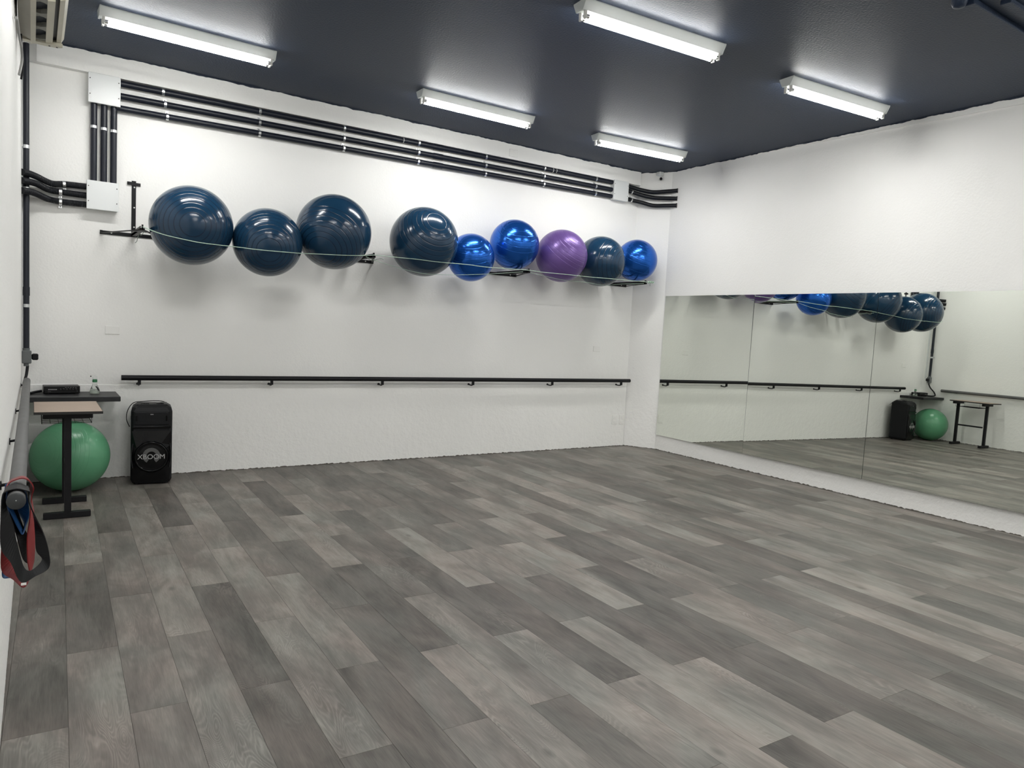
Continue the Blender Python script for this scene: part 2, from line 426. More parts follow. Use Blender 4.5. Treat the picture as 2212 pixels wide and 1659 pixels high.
for row in range(-9, 37):
    for k in range(-5, 5):
        u0, u1, w0, w1 = plank_poly(row, k)
        rect = [tuple(dU*u+dW*w) for u, w in ((u0, w0), (u1, w0), (u1, w1), (u0, w1))]
        pm = clip_poly(rect, room_ccw); pa = clip_poly(rect, alcove) if row < 1 else []
        tone = TONE.get((row, k), random.choice((.34, .40, .46, .50, .54, .60)))
        inview = w1 > 1.35 and pm and (max(p[1] for p in pm) > 1.3)
        area = 0
        if pm:
            area = abs(sum(pm[i][0]*pm[(i+1) % len(pm)][1]-pm[(i+1) % len(pm)][0]*pm[i][1] for i in range(len(pm))))/2
        if inview and area > .002:
            c = dU*((u0+u1)/2)+dW*((w0+w1)/2)
            full = area > .999*(u1-u0)*(w1-w0)
            if full and shared: me = shared
            else:
                pb = MB(); loc = [((Vector(p)-c).dot(dU), (Vector(p)-c).dot(dW)) for p in pm]
                pb.prism(loc, -.003, 0.); me = pb.mesh('plank', M['plank'])
                if full: shared = me
            o = link('plank', me, floor, (c.x, c.y, 0), (0, 0, -PL))
            o.color = (.48+(tone-.48)*1.28+random.uniform(-.02, .02), 0, 0, 1); nplank += 1
        else:
            if pm and area > 1e-4: rest.prism(pm, -.003, 0.)
        if pa: rest.prism(pa, -.003, 0.)
o = rest.build('plank_remainder', M['plank'], floor); o['kind'] = 'stuff'; o.color = (.48, 0, 0, 1)
print('planks', nplank)

# ------------------------------------------------------------------ mirrors
seam = [6.842, 5.400, 3.932, 2.48, 1.04]
mname = ['wall mirror panel nearest the far corner, beside the slanted wall face', 'second wall mirror panel from the corner, reflecting the underside of the balls',
         'third wall mirror panel, reflecting the speaker, green ball and desk', 'wall mirror panel nearest the viewer at the right edge']
for i in range(4):
    y1, y0 = seam[i]-.002, seam[i+1]+.002; yc = (y0+y1)/2; zc = 1.113
    b = MB(); hw, hz, th = (y1-y0)/2, .914, .005
    b.box(-th, 0, -hw, hw, -hz, hz)
    me = b.mesh('mirror_panel', [M['mirror_edge'], M['mirror']])
    for pz in me.polygons:
        if pz.normal.x < -.9: pz.material_index = 1
    o = link('mirror_panel', me)
    yaw = (.030 if i == 0 else WS); pit = (.005 if i == 0 else .0092)
    o.rotation_euler = (0, 0, 0)
    n = Vector((-1, yaw, pit)).normalized(); ex = -n
    ey = Vector((0, 1, 0)); ey = (ey-ex*ey.dot(ex)).normalized(); ez = ex.cross(ey)
    mm = Matrix((ex, ey, ez)).transposed().to_4x4(); mm.translation = Vector((wx(yc)-(.0114 if i == 0 else .020), yc, zc)); o.matrix_world = mm
    tag(o, mname[i], 'mirror', 'wall mirror panels')

# ------------------------------------------------------------------ fluorescent fixtures
def fixture_root(x, y, rz, label):
    r = empty('fluorescent_fixture', (x, y, H), (0, 0, rz)); tag(r, label, 'ceiling light', 'fluorescent ceiling fixtures')
    return r
FL = 1.245
def fixture_parts():
    out = []; L = FL/2
    b = MB(); b.extrude([(-.068, 0), (.068, 0), (.068, -.006), (.036, -.062), (-.036, -.062), (-.068, -.006)], 'x', -L+.012, L-.012); out.append(('body', b.mesh('body', M['fixture'])))
    for s in (-1, 1):
        b = MB(); b.extrude([(-.071, 0), (.071, 0), (.071, -.008), (.039, -.066), (-.039, -.066), (-.071, -.008)], 'x', s*L-.012*s, s*L); out.append(('end_cap', b.mesh('end_cap', M['fixture'])))
        for t in (-1, 1):
            b = MB(); yy = t*.026
            b.bbox(s*(L-.030)-.008, s*(L-.030)+.008, yy-.013, yy+.013, -.112, -.060, .003); out.append(('lamp_holder', b.mesh('lamp_holder', M['holder'])))
            b = MB(); b.tube([(s*(L-.036), yy, -.094), (s*(L-.058), yy, -.094)], .0138, 16); out.append(('tube_cap', b.mesh('tube_cap', M['metalcap'])))
    for t in (-1, 1):
        def arc(a0, a1, r, n): return [(t*.026+r*math.cos(math.radians(a0+(a1-a0)*i/n)), -.094+r*math.sin(math.radians(a0+(a1-a0)*i/n))) for i in range(n+1)]
        b = MB(); b.extrude(arc(-204, 24, .0132, 8), 'x', -L+.058, L-.058); out.append(('lamp_tube', b.mesh('lamp_tube', M['tube'])))
        b = MB(); b.extrude(arc(26, 154, .0138, 8), 'x', -L+.058, L-.058); out.append(('heat_sink', b.mesh('heat_sink', M['metalcap'])))
    return out
FP = fixture_parts()
R = math.radians
for x, y, rz, lab in [
        (1.085, 6.155, R(2.2), 'twin tube light at upper left, above the junction box'),
        (3.640, 6.185, R(.2), 'middle twin tube light of the row nearest the ball wall'),
        (5.725, 6.140, R(-5), 'farthest twin tube light, just in front of the corner security camera'),
        (3.635, 3.815, R(-3.5), 'largest twin tube light cut by the top edge of the photo'),
        (5.760, 3.795, R(-4.5), 'twin tube light at right, nearest the mirror wall'),
        (1.085, 3.81, 0, 'twin tube light over the left wall, above the top edge of view'),
        (1.085, 1.45, 0, 'twin tube light on the left, behind the viewer'),
        (3.640, 1.45, 0, 'twin tube light in the middle, behind the viewer'),
        (5.740, 1.45, 0, 'twin tube light on the right, behind the viewer'),
        (1.085, -.90, 0, 'added unseen twin tube light at the rear of the room, left'), (3.640, -.90, 0, 'added unseen twin tube light at the rear of the room, middle'),  # unseen rear row, added to brighten the lower walls
        (5.740, -.90, 0, 'added unseen twin tube light at the rear of the room, right')]:
    r = fixture_root(x, y, rz, lab)
    for nm, me in FP: link(nm, me, r)
    ld = bpy.data.lights.new('led_beam', 'AREA'); ld.shape = 'RECTANGLE'; ld.size = 1.12; ld.size_y = .075
    ld.energy = BEAM_POWER; ld.color = (1.0, .995, .965); ld.spread = math.radians(BEAM_SPREAD)
    link('led_beam', ld, r, (0, 0, -.110))

# surface raceways on the ceiling at the upper right, painted with it
b = MB(); b.bbox(4.80, 6.85, 2.29, 2.385, H-.035, H-.0005, .004)
tag(b.build('ceiling_raceway', M['ceiling']), 'wide navy painted cable raceway on the ceiling at upper right', 'raceway')
b = MB(); b.bbox(4.95, 6.85, 2.155, 2.215, H-.03, H-.0005, .004)
tag(b.build('ceiling_raceway', M['ceiling']), 'narrow navy painted cable raceway nearest the viewer on the ceiling', 'raceway')
b = MB(); b.lathe([(.045, 0), (.045, -.02), (.032, -.045), (0, -.05)], 16, (4.765, 2.36, H))
tag(b.build('ceiling_rosette', M['ceiling']), 'small navy painted round fitting at the end of the ceiling raceway', 'fitting')

# ------------------------------------------------------------------ junction boxes and conduits on the far wall
def junction_box(x0, x1, z0, z1, label, yf=7.150):
    r = empty('junction_box', ((x0+x1)/2, D, z0)); tag(r, label, 'junction box', 'white junction boxes')
    w = (x1-x0)/2; h = z1-z0; dep = D-yf
    b = MB(); b.bbox(-w+.004, w-.004, -dep+.012, 0, .004, h-.004, .003); b.build('body', M['boxwhite'], r)
    b = MB(); b.bbox(-w, w, -dep, -dep+.0125, 0, h, .003); cv = b.build('cover', M['boxwhite'], r)
    for sx in (-1, 1):
        for zz in (.28, .80):
            b = MB(); b.lathe([(.0045, 0), (.0045, -.002), (0, -.003)], 8, (sx*(w-.014), -dep, h*zz), 'y'); b.build('screw', M['screw'], cv)
    return r
junction_box(.457, .696, 3.208, 3.452, 'square white junction box at upper left under the beam')
junction_box(.450, .688, 2.328, 2.568, 'square white junction box beside the top of the black ball bracket')
junction_box(6.245, 6.495, 3.212, 3.460, 'white junction box in the far right corner between pipes and hoses')

CY = 7.198; CR = .0275
def clamp_mesh(axis):
    """one-hole strap around a conduit"""
    b = MB(); n = 14; w = .011
    vs = []
    for i in range(n+1):
        a = math.pi*(-.12+1.24*i/n) ; rr = CR+.003
        c, s = math.cos(a)*rr, -math.sin(a)*rr
        for ww in (-w, w): vs.append((ww, s, c) if axis == 'x' else (c, s, ww))
    fs = [(2*i, 2*i+1, 2*i+3, 2*i+2) for i in range(n)]
    b.add(vs, fs, True)
    if axis == 'x': b.box(-w, w, .024, .031, CR, CR+.024); b.lathe([(.005, .024), (.005, .020), (0, .019)], 8, (0, 0, CR+.014), 'y')
    b.box(-.008, .008, -CR-.0075, -CR-.001, -.010, .010)
    return b.mesh('clamp', M['steel'])
CLX = clamp_mesh('x'); CLZ = clamp_mesh('z')
zl = (3.416, 3.312, 3.208); zr = (3.430, 3.338, 3.252)
nm = ('top', 'middle', 'bottom')
dark_spot = mat('strap_hole_dark', (.02, .02, .02), .5)
for i in range(3):
    r = empty('conduit_pipe', (.70, CY, zl[i])); tag(r, '%s of the three long black conduit pipes running below the beam' % nm[i], 'pipe', 'long conduit pipes')
    dz = (zr[i]-zl[i])/(6.25-.70)
    b = MB(); b.tube([(-.03, 0, 0), (3.0, 0, 3.0*dz), (5.56, 0, 5.56*dz)], CR, 20); b.build('pipe', M['conduit'], r)
    for x in (1.046, 1.857, 2.683, 3.511, 4.353, 5.169, 5.974):
        xx = x-.70+(.018*(i-1) if x < 1.5 else 0); o = link('clamp', CLX, r, (xx, 0, xx*dz))
    xx = 3.75-.70; b = MB(); b.tube([(xx-.055, 0, (xx-.055)*dz), (xx+.055, 0, (xx+.055)*dz)], CR+.004, 20); b.build('coupling', M['conduit'], r)
    if i == 0:
        for x in (3.33, 5.295, 5.345):
            xx = x-.70; b = MB(); b.tube([(xx-.003, 0, xx*dz), (xx+.003, 0, xx*dz)], CR+.002, 16); b.build('cable_tie', M['holder'], r)
for i, x in enumerate((.503, .578, .651)):
    r = empty('conduit_pipe', (x, CY, 2.55)); tag(r, '%s of three short upright black pipes between the stacked junction boxes' % ('leftmost', 'middle', 'rightmost')[i], 'pipe', 'short upright conduit pipes')
    b = MB(); b.tube([(0, 0, 0), (0, 0, .68)], .0252, 20); b.build('pipe', M['conduit'], r)
    o = link('clamp', CLZ, r, (0, 0, 3.017-.005*i-2.55)); o.scale = (.93, .93, 1)

def hose(name, pts, r, label, group, clamp_at=None, cat='hose', corr=True, flange=None):
    root = empty(name, pts[0]); tag(root, label, cat, group)
    P = smooth_path([Vector(p)-Vector(pts[0]) for p in pts], 14)
    if corr:
        # corrugated: ring every 9 mm
        Q = []; RR = []; acc = 0
        L = [0]
        for a, c in zip(P, P[1:]): L.append(L[-1]+(c-a).length)
        n = int(L[-1]/.0055); j = 0
        for i in range(n+1):
            s = L[-1]*i/n
            while j < len(L)-2 and L[j+1] < s: j += 1
            t = (s-L[j])/max(1e-9, L[j+1]-L[j]); Q.append(P[j].lerp(P[j+1], t)); RR.append(r if i % 2 else r*.90)
        b = MB(); b.tube(Q, RR, 14, smooth=False)
    else:
        b = MB(); b.tube(P, r, 16)
    b.build('hose_body' if cat == 'hose' else 'pipe', M['hose'], root)
    if clamp_at is not None:
        k = min(range(len(P)), key=lambda i: abs(P[i].x-(clamp_at-pts[0][0])))
        t = (P[min(k+1, len(P)-1)]-P[max(k-1, 0)]).normalized(); ang = -math.atan2(t.z, t.x)
        o = link('clamp', CLX, root, P[k], (0, ang, 0)); s = r/CR; o.scale = (1, s, s)
    if flange:
        b = MB(); d = (P[-1]-P[-3]).normalized(); b.tube([P[-1]-d*.006, P[-1]+d*.004], r*1.15, 16); b.build('end_fitting', M['hose'], root)
    return root
hz0 = (2.526, 2.457, 2.372)
hl = [[(.455, CY, 2.515), (.30, 7.185, 2.510), (.20, 7.17, 2.500), (.10, 7.11, 2.530), (.045, 7.03, 2.535), (.000, 6.95, 2.528)],
      [(.455, CY, 2.440), (.275, 7.185, 2.442), (.18, 7.165, 2.447), (.10, 7.10, 2.472), (.045, 7.02, 2.470), (.000, 6.94, 2.462)],
      [(.455, CY, 2.365), (.275, 7.185, 2.362), (.18, 7.17, 2.370), (.10, 7.10, 2.392), (.045, 7.02, 2.394), (.000, 6.95, 2.386)]]
for i in range(3):
    hose('corrugated_hose', hl[i], .0265, '%s of three black corrugated hoses bending into the left wall' % ('uppermost', 'middle', 'lowest')[i], 'left corner hoses', (.295, .270, .270)[i])
hr = [[(6.490, CY, 3.425), (6.58, 7.18, 3.412), (6.681, 7.12, 3.385), (6.793, 7.02, 3.362), (6.89, 6.88, 3.366), (wx(6.75)-.002, 6.75, 3.372)],
      [(6.490, CY, 3.370), (6.58, 7.18, 3.352), (6.687, 7.12, 3.322), (6.80, 7.02, 3.292), (6.89, 6.88, 3.280), (wx(6.75)-.002, 6.75, 3.272)],
      [(6.490, CY, 3.262), (6.58, 7.18, 3.248), (6.695, 7.12, 3.228), (6.809, 7.02, 3.192), (6.89, 6.88, 3.186), (wx(6.75)-.002, 6.75, 3.184)]]
for i in range(3):
    hose('flexible_hose', hr[i], .0255, '%s of three black hoses crossing the far right corner into the wall' % ('uppermost', 'middle', 'lowest')[i], 'right corner hoses', 6.57 if i else None, corr=False, flange=True)

# riser on the left wall beside the corner, its outlet box, plug and cable
r = empty('riser_conduit', (.030, 7.085, 1.10)); tag(r, 'tall vertical black conduit on the left wall beside the corner', 'pipe')
b = MB(); b.tube([(0, 0, 0), (0, 0, 2.45)], .0215, 16); b.build('pipe', M['conduit'], r)
for z in (2.75, 2.42, 1.489):
    b = MB(); b.tube([(0, 0, z-1.10-.013), (0, 0, z-1.10+.013)], .0245, 16); b.box(-.03, -.024, -.045, .045, z-1.10-.012, z-1.10+.012); b.build('clamp', M['steel'], r)
b = MB(); b.tube([(0, 0, .47), (0, 0, .54)], .0245, 16); b.build('coupling', M['conduit'], r)
r = empty('outlet_box', (lx(7.08), 7.085, 1.02)); tag(r, 'small grey electrical outlet box at the foot of the black riser', 'outlet box')
b = MB(); b.bbox(0, .066, -.030, .030, 0, .105, .006); b.build('body', M['gray'], r)
b = MB(); b.tube([(.03, 0, -.022), (.03, 0, .002)], .018, 12); b.build('gland', M['gray'], r)
b = MB(); b.tube([(.03, 0, .103), (.03, 0, .125)], .025, 12); b.build('hub', M['gray'], r)
r = empty('power_plug', (.066, 7.085, 1.075)); tag(r, 'black plug pushed into the grey outlet box', 'plug')
b = MB(); b.bbox(.0, .046, -.026, .026, -.026, .026, .008); b.build('plug_body', M['black'], r)
b = MB(); b.tube([(-.006, 0, 0), (.002, 0, 0)], .017, 12); b.build('collar', M['black'], r)
b = MB(); b.tube(smooth_path([(.038, 7.085, 1.0), (.030, 7.05, .93), (.014, 6.99, .86), (.018, 6.96, .80), (.05, 7.0, .784), (.09, 7.07, .786), (.132, 7.11, .790)], 8), .011, 10)
tag(b.build('power_cable', M['black']), 'thick black cable hanging from the outlet box down to the shelf', 'cable')
b = MB(); b.box(.0, .010, 7.165, 7.185, 1.10, 3.45)
tag(b.build('cable_raceway', M['boxwhite'], None, (lx(7.17), 0, 0)), 'thin white cable strip between the black riser and the corner', 'raceway')

# wall plates
def wall_plate(x0, x1, z0, z1, label, y=D, kind='blank'):
    r = empty('wall_plate', ((x0+x1)/2, y, z0)); tag(r, label, 'wall plate')
    w = (x1-x0)/2; h = z1-z0
    b = MB(); b.bbox(-w, w, -.008, .001, 0, h, .003); b.build('plate', M['plate'], r)
    if kind == 'outlet':
        for zz in (.30, .70):
            b = MB(); b.bbox(-w*.45, w*.45, -.0115, -.007, h*zz-.018, h*zz+.018, .002); b.build('socket', M['plate'], r)
wall_plate(.598, .712, 1.276, 1.349, 'blank white wall plate painted over at left, above the barre')
wall_plate(6.122, 6.238, 1.260, 1.332, 'blank white wall plate painted over near the far right end of the barre')
wall_plate(6.512, 6.600, .297, .423, 'white wall outlet low on the far wall, left of its pair', y=D-.006, kind='outlet')
wall_plate(6.640, 6.725, .294, .420, 'white wall outlet low on the far wall, right against the corner', y=D-.006, kind='outlet')
wall_plate(4.65, 4.765, 3.478, 3.565, 'square white cover plate painted over on the beam above the pipes', y=D-.06)

# security camera in the far corner
r = empty('security_camera', (6.868, 6.972, 3.575)); tag(r, 'small white security camera in the far corner under the ceiling', 'security camera')
b = MB(); b.bbox(-.040, .040, -.030, .050, .0, .050, .010); b.build('mount', M['camwhite'], r)
b = MB(); b.tube([(0, 0, .005), (-.006, -.012, -.022)], .020, 14); b.build('neck', M['camwhite'], r)
b = MB(); prof = [(.031*math.sin(math.pi*i/14), -.031*math.cos(math.pi*i/14)) for i in range(15)]; b.lathe(prof, 20, (-.010, -.022, -.035)); b.build('housing', M['camwhite'], r)
b = MB(); d = Vector((-.62, -.62, -.42)).normalized(); c0 = Vector((-.010, -.022, -.035)); b.tube([c0+d*.020, c0+d*.034], .0185, 16); b.build('lens', M['camlens'], r)

# ------------------------------------------------------------------ ball rack: brackets, balls and cords
def bracket(x, zt, label, post):
    r = empty('ball_bracket', (x, D, zt)); tag(r, label, 'bracket', 'black steel ball brackets')
    S = .255; T = -.642
    b = MB(); b.box(-S, S, -.006, 0, -.030, .002); b.build('wall_strip', M['black'], r)
    b = MB(); b.box(-.017, .017, T, -.004, -.024, -.006); b.box(-.017, -.013, T, -.004, -.024, .010); b.build('arm', M['black'], r)
    for s in (-1, 1):
        a = Vector((s*(S-.008), -.006, 0)); c = Vector((0, T+.012, 0)); d = (c-a).normalized(); nn = Vector((-d.y, d.x, 0))*.012
        b = MB(); b.prism([tuple((a+nn)[:2]), tuple((a-nn)[:2]), tuple((c-nn)[:2]), tuple((c+nn)[:2])], -.022, -.016); b.box(a.x-.010, a.x+.010, -.010, 0, -.030, .004); b.build('brace', M['black'], r)
    b = MB(); b.prism([(-.05, T+.16), (.05, T+.16), (.008, T), (-.008, T)], -.0255, -.022); b.build('gusset', M['black'], r)
    b = MB(); b.box(-.006, .006, T, T+.018, -.02, .022); b.build('cord_hook', M['black'], r)
    for xx in (-.17, .17):
        b = MB(); b.lathe([(.0065, 0), (.0065, -.003), (0, -.005)], 10, (xx, -.006, -.012), 'y'); b.build('screw', M['holder'], r)
    if post:
        b = MB(); b.box(-.017, .017, -.007, 0, .0, .455); b.build('upright', M['black'], r)
        b = MB(); b.box(-.052, -.012, -.014, 0, .418, .444); b.box(-.020, .052, -.010, 0, .414, .440); b.build('cross_tab', M['black'], r)
        for z in (.055, .225, .40):
            b = MB(); b.lathe([(.0065, 0), (.0065, -.003), (0, -.005)], 10, (.004, -.007, z), 'y'); b.build('screw', M['holder'], r)
bracket(.811, 2.165, 'black steel bracket with tall upright at the left end of the ball row', True)
bracket(2.80, 2.137, 'black steel bracket tip showing in the gap after the third ball', False)
bracket(4.612, 2.145, 'black steel bracket beneath the higher bright blue ball', False)
bracket(6.365, 2.154, 'black steel bracket beneath the last blue ball at right', False)

def ball(name, c, rad, axis, material, label, group, ring0=17, ring1=72, step=8.0, depth=.0014, width=.75, nlat=150, nlon=72, roll=0.):
    r = empty(name, (c[0], c[1], c[2]-rad)); tag(r, label, 'exercise ball', group)
    rings = []; a = ring0
    while a <= ring1: rings += [a, 180-a]; a += step
    vs = []; fs = []
    angs = sorted(set([180*i/nlat for i in range(nlat+1)] + [g+d for g in rings for d in (-width, -width*.4, 0, width*.4, width)]))
    for th in angs[1:-1]:
        rr = rad
        for g in rings:
            d = abs(th-g)
            if d < width: rr -= depth*(1-d/width)*1.0
        t = math.radians(th)
        for k in range(nlon):
            p = 2*math.pi*k/nlon; vs.append((rr*math.sin(t)*math.cos(p), rr*math.sin(t)*math.sin(p), rr*math.cos(t)))
    n = len(angs)-2
    for i in range(n-1):
        for k in range(nlon): fs.append((i*nlon+k, (i+1)*nlon+k, (i+1)*nlon+(k+1) % nlon, i*nlon+(k+1) % nlon))
    top = len(vs); vs.append((0, 0, rad)); bot = len(vs); vs.append((0, 0, -rad))
    for k in range(nlon):
        fs.append((top, k, (k+1) % nlon)); fs.append((bot, (n-1)*nlon+(k+1) % nlon, (n-1)*nlon+k))
    b = MB(); b.add(vs, fs, True)
    me = b.mesh('shell', [material, M['groove_shade']] if material == M['navyball'] else material)
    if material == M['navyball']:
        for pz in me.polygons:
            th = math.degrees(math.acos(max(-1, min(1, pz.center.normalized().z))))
            if any(abs(th-g) < width*.8 for g in rings): pz.material_index = 1  # groove faces get the painted shade tone
    q = Vector((0, 0, 1)).rotation_difference(Vector(axis).normalized())
    o = link('shell', me, r, (0, 0, rad)); o.rotation_mode = 'QUATERNION'; o.rotation_quaternion = q
    b = MB(); b.lathe([(.011, rad-.002), (.011, rad+.0012), (0, rad+.0018)], 12); pg = b.build('valve_plug', M['plug'], r, (0, 0, rad)); pg.rotation_mode = 'QUATERNION'; pg.rotation_quaternion = Vector((0, 0, -1)).rotation_difference(Vector(axis).normalized())
    return r
G = 'exercise balls on the wall rack'
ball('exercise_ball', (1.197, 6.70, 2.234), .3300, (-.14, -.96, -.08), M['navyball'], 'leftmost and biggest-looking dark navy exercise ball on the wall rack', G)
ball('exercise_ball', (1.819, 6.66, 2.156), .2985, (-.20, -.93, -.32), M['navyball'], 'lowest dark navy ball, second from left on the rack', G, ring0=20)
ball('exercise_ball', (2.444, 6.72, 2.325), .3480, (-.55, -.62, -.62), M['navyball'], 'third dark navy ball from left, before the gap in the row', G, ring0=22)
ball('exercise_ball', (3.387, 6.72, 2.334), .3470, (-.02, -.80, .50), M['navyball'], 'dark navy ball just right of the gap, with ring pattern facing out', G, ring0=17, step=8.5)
ball('exercise_ball', (3.985, 6.79, 2.238), .2530, (-.3, -.45, .84), M['blueball'], 'lower shiny bright blue ball beside the navy ball after the gap', G, ring0=30, ring1=80, step=12, depth=.0016, width=.7)
ball('exercise_ball', (4.585, 6.87, 2.441), .2790, (-.15, -.55, .82), M['blueball'], 'higher shiny bright blue ball sitting on a bracket beside the purple ball', G, ring0=30, ring1=80, step=12, depth=.0016, width=.7)
ball('exercise_ball', (5.217, 6.82, 2.376), .3020, (.25, -.60, .72), M['purpleball'], 'purple exercise ball, the only one on the rack', G, ring0=26, ring1=80, step=9, depth=.0014, width=.7)
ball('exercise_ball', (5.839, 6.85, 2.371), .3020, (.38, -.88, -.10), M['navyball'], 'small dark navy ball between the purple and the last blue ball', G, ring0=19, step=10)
ball('exercise_ball', (6.519, 6.95, 2.451), .2635, (.0, -.5, .86), M['blueball'], 'rightmost small bright blue ball next to the far corner', G, ring0=30, ring1=80, step=12, depth=.0016, width=.7)
ball('exercise_ball', (.330, 6.83, .285), .2850, (-.75, -.60, .25), M['greenball'], 'green exercise ball on the floor under the corner shelf', None, ring0=18, ring1=80, step=7, depth=.0007, width=.6)

b = MB()
front = [(.811, 6.585, 2.168), (.90, 6.525, 2.132), (.96, 6.478, 2.112), (1.02, 6.438, 2.098), (1.10, 6.398, 2.083), (1.204, 6.388, 2.071), (1.36, 6.425, 2.070), (1.505, 6.46, 2.072), (1.62, 6.395, 2.062), (1.732, 6.358, 2.058), (1.90, 6.375, 2.062), (2.064, 6.47, 2.074), (2.22, 6.46, 2.082), (2.436, 6.444, 2.092), (2.62, 6.50, 2.11), (2.80, 6.585, 2.137)]
b.tube(smooth_path(front, 5), .0035, 6)
f2 = [(2.80, 6.585, 2.137), (3.02, 6.545, 2.134), (3.204, 6.488, 2.130), (3.377, 6.430, 2.120), (3.60, 6.45, 2.124), (3.80, 6.50, 2.131), (4.01, 6.515, 2.127), (4.29, 6.56, 2.138), (4.612, 6.585, 2.148)]
b.tube(smooth_path(f2, 5), .0035, 6)
f3 = [(4.612, 6.585, 2.148), (4.80, 6.58, 2.142), (5.065, 6.575, 2.144), (5.375, 6.58, 2.144), (5.60, 6.58, 2.146), (5.80, 6.585, 2.151), (6.02, 6.588, 2.152), (6.365, 6.586, 2.158)]
b.tube(smooth_path(f3, 5), .0035, 6)
tag(b.build('string_line', M['cord']), 'pale green cord strung across the front of all the rack balls', 'cord')
b = MB()
low = [(2.72, 6.60, 2.115), (2.92, 6.70, 2.085), (3.10, 6.70, 2.050), (3.265, 6.600, 2.012), (3.407, 6.565, 2.004), (3.60, 6.60, 2.015), (3.82, 6.62, 2.035), (3.994, 6.555, 2.053), (4.25, 6.62, 2.085), (4.55, 6.62, 2.128)]
b.tube(smooth_path(low, 5), .0022, 6)
low2 = [(4.62, 6.60, 2.128), (4.90, 6.72, 2.118), (5.05, 6.76, 2.108), (5.235, 6.69, 2.086), (5.50, 6.70, 2.090), (5.794, 6.71, 2.078), (6.05, 6.68, 2.11), (6.34, 6.60, 2.138)]
b.tube(smooth_path(low2, 5), .0022, 6)
tag(b.build('string_line', M['cord']), 'thinner slack cord sagging beneath the balls right of the gap', 'cord')
b = MB(); b.tube(smooth_path([(2.74, 6.63, 2.118), (2.76, 6.62, 2.095), (2.80, 6.62, 2.086), (2.85, 6.62, 2.105), (2.89, 6.62, 2.112), (2.91, 6.62, 2.104)], 6), .0025, 6)
tag(b.build('cord_end', M['cordthin']), 'loose dark cord end hanging in the gap between navy balls', 'cord')
b = MB(); b.tube(smooth_path([(.822, 6.60, 2.155), (.818, 6.62, 2.12), (.805, 6.66, 2.105), (.795, 6.64, 2.12), (.783, 6.66, 2.08), (.778, 6.66, 2.055), (.765, 6.66, 2.04)], 6), .0025, 6)
tag(b.build('cord_end', M['cordthin']), 'loose cord end dangling from the left bracket tip', 'cord')
r = empty('cord_knot', (6.40, 6.575, 2.155)); tag(r, 'bunched pale green cord knot at the right end of the rack', 'knot')
random.seed(3)
for k in range(3):
    pts = []; cc = Vector(((0, .035, .062)[k], 0, (.0, .004, .004)[k]))
    for i in range(26):
        a = i*1.1; rr = .012+.005*math.sin(i*2.3)
        pts.append(cc+Vector((rr*math.cos(a), rr*math.sin(a*1.3)*.8, rr*math.sin(a))))
    b = MB(); b.tube(smooth_path(pts, 3), .0032, 6); b.build('cord_loop', M['cord'], r)
b = MB(); b.tube([(.02, 0, -.005), (.022, 0, -.045)], .0025, 6); b.build('cord_tail', M['cordthin'], r)

# ------------------------------------------------------------------ barres
r = empty('ballet_barre', (.719, D, .902)); tag(r, 'long black ballet barre on the far wall below the balls', 'barre')
b = MB(); b.tube([(0, -.10, .0), (3.0, -.10, -.004), (5.982, -.10, -.012)], .0235, 20); b.build('rail', M['black'], r)
for x in (.860, 2.013, 3.169, 4.285, 5.418, 6.553):
    xx = x-.719; zz = -.012*xx/5.982
    b = MB(); b.box(xx-.012, xx+.012, -.112, -.090, zz-.060, zz-.020); b.tube(smooth_path([(xx, -.101, zz-.055), (xx, -.07, zz-.066), (xx, -.02, zz-.064), (xx, 0, zz-.062)], 4), .007, 8)
    b.lathe([(.014, 0), (.014, -.004), (.010, -.006)], 14, (xx, 0, zz-.062), 'y'); b.build('bracket', M['black'], r)
LBX, LB0, LB1, LBZ = .028, 2.635, 6.85, .899
r = empty('ballet_barre', (LBX, LB0, LBZ)); tag(r, 'grey dusty ballet barre on the left wall, seen end-on', 'barre')
b = MB(); b.tube([(0, 0, 0), (.003, (LB1-LB0)/2, 0), (.006, LB1-LB0, 0)], .0245, 20); b.build('rail', M['grayrail'], r)
b = MB(); b.lathe([(.0255, .004), (.0255, -.004), (.022, -.008), (0, -.009)], 24, (0, 0, 0), 'y'); cp = b.build('end_cap', M['railcap'], r)
b = MB(); b.lathe([(.0018, 0), (.0018, -.002), (0, -.003)], 8, (.0, -.009, .004), 'y'); b.build('screw', M['steel'], cp)
for y in (2.95, 3.9, 5.0, 6.6):
    wl = lx(y)-LBX
    b = MB(); b.tube([(-.018, y-LB0, -.010), (wl, y-LB0, -.014)], .0055, 8); b.lathe([(.016, wl+.004), (.016, wl)], 12, (0, y-LB0, -.014), 'x'); b.build('bracket', M['black'], r)

# resistance bands looped over the near end of the left barre
def band(name, left, right, material, label, y0=2.67, lean=(0, 0)):
    """ribbon from matching edge points (x, z, dy)"""
    Lp = smooth_path([(p[0], y0+p[2], p[1]) for p in left], 6); Rp = smooth_path([(p[0], y0+p[2], p[1]) for p in right], 6)
    n = len(Lp); th = .0016; vs = []; fs = []
    for i in range(n):
        a, c = Lp[i], Rp[i]; t = (Lp[min(i+1, n-1)]-Lp[max(i-1, 0)]); w = (c-a)
        nn = t.cross(w); nn = nn.normalized()*th if nn.length > 1e-9 else Vector((0, th, 0))
        vs += [a+nn, c+nn, c-nn, a-nn]
    for i in range(n-1):
        for k in range(4): fs.append((i*4+k, i*4+(k+1) % 4, (i+1)*4+(k+1) % 4, (i+1)*4+k))
    fs += [(0, 1, 2, 3), ((n-1)*4+3, (n-1)*4+2, (n-1)*4+1, (n-1)*4)]
    b = MB(); b.add(vs, fs, False); o = b.build(name, material); tag(o, label, 'exercise band', 'exercise bands on the barre end'); return o
BX = .0
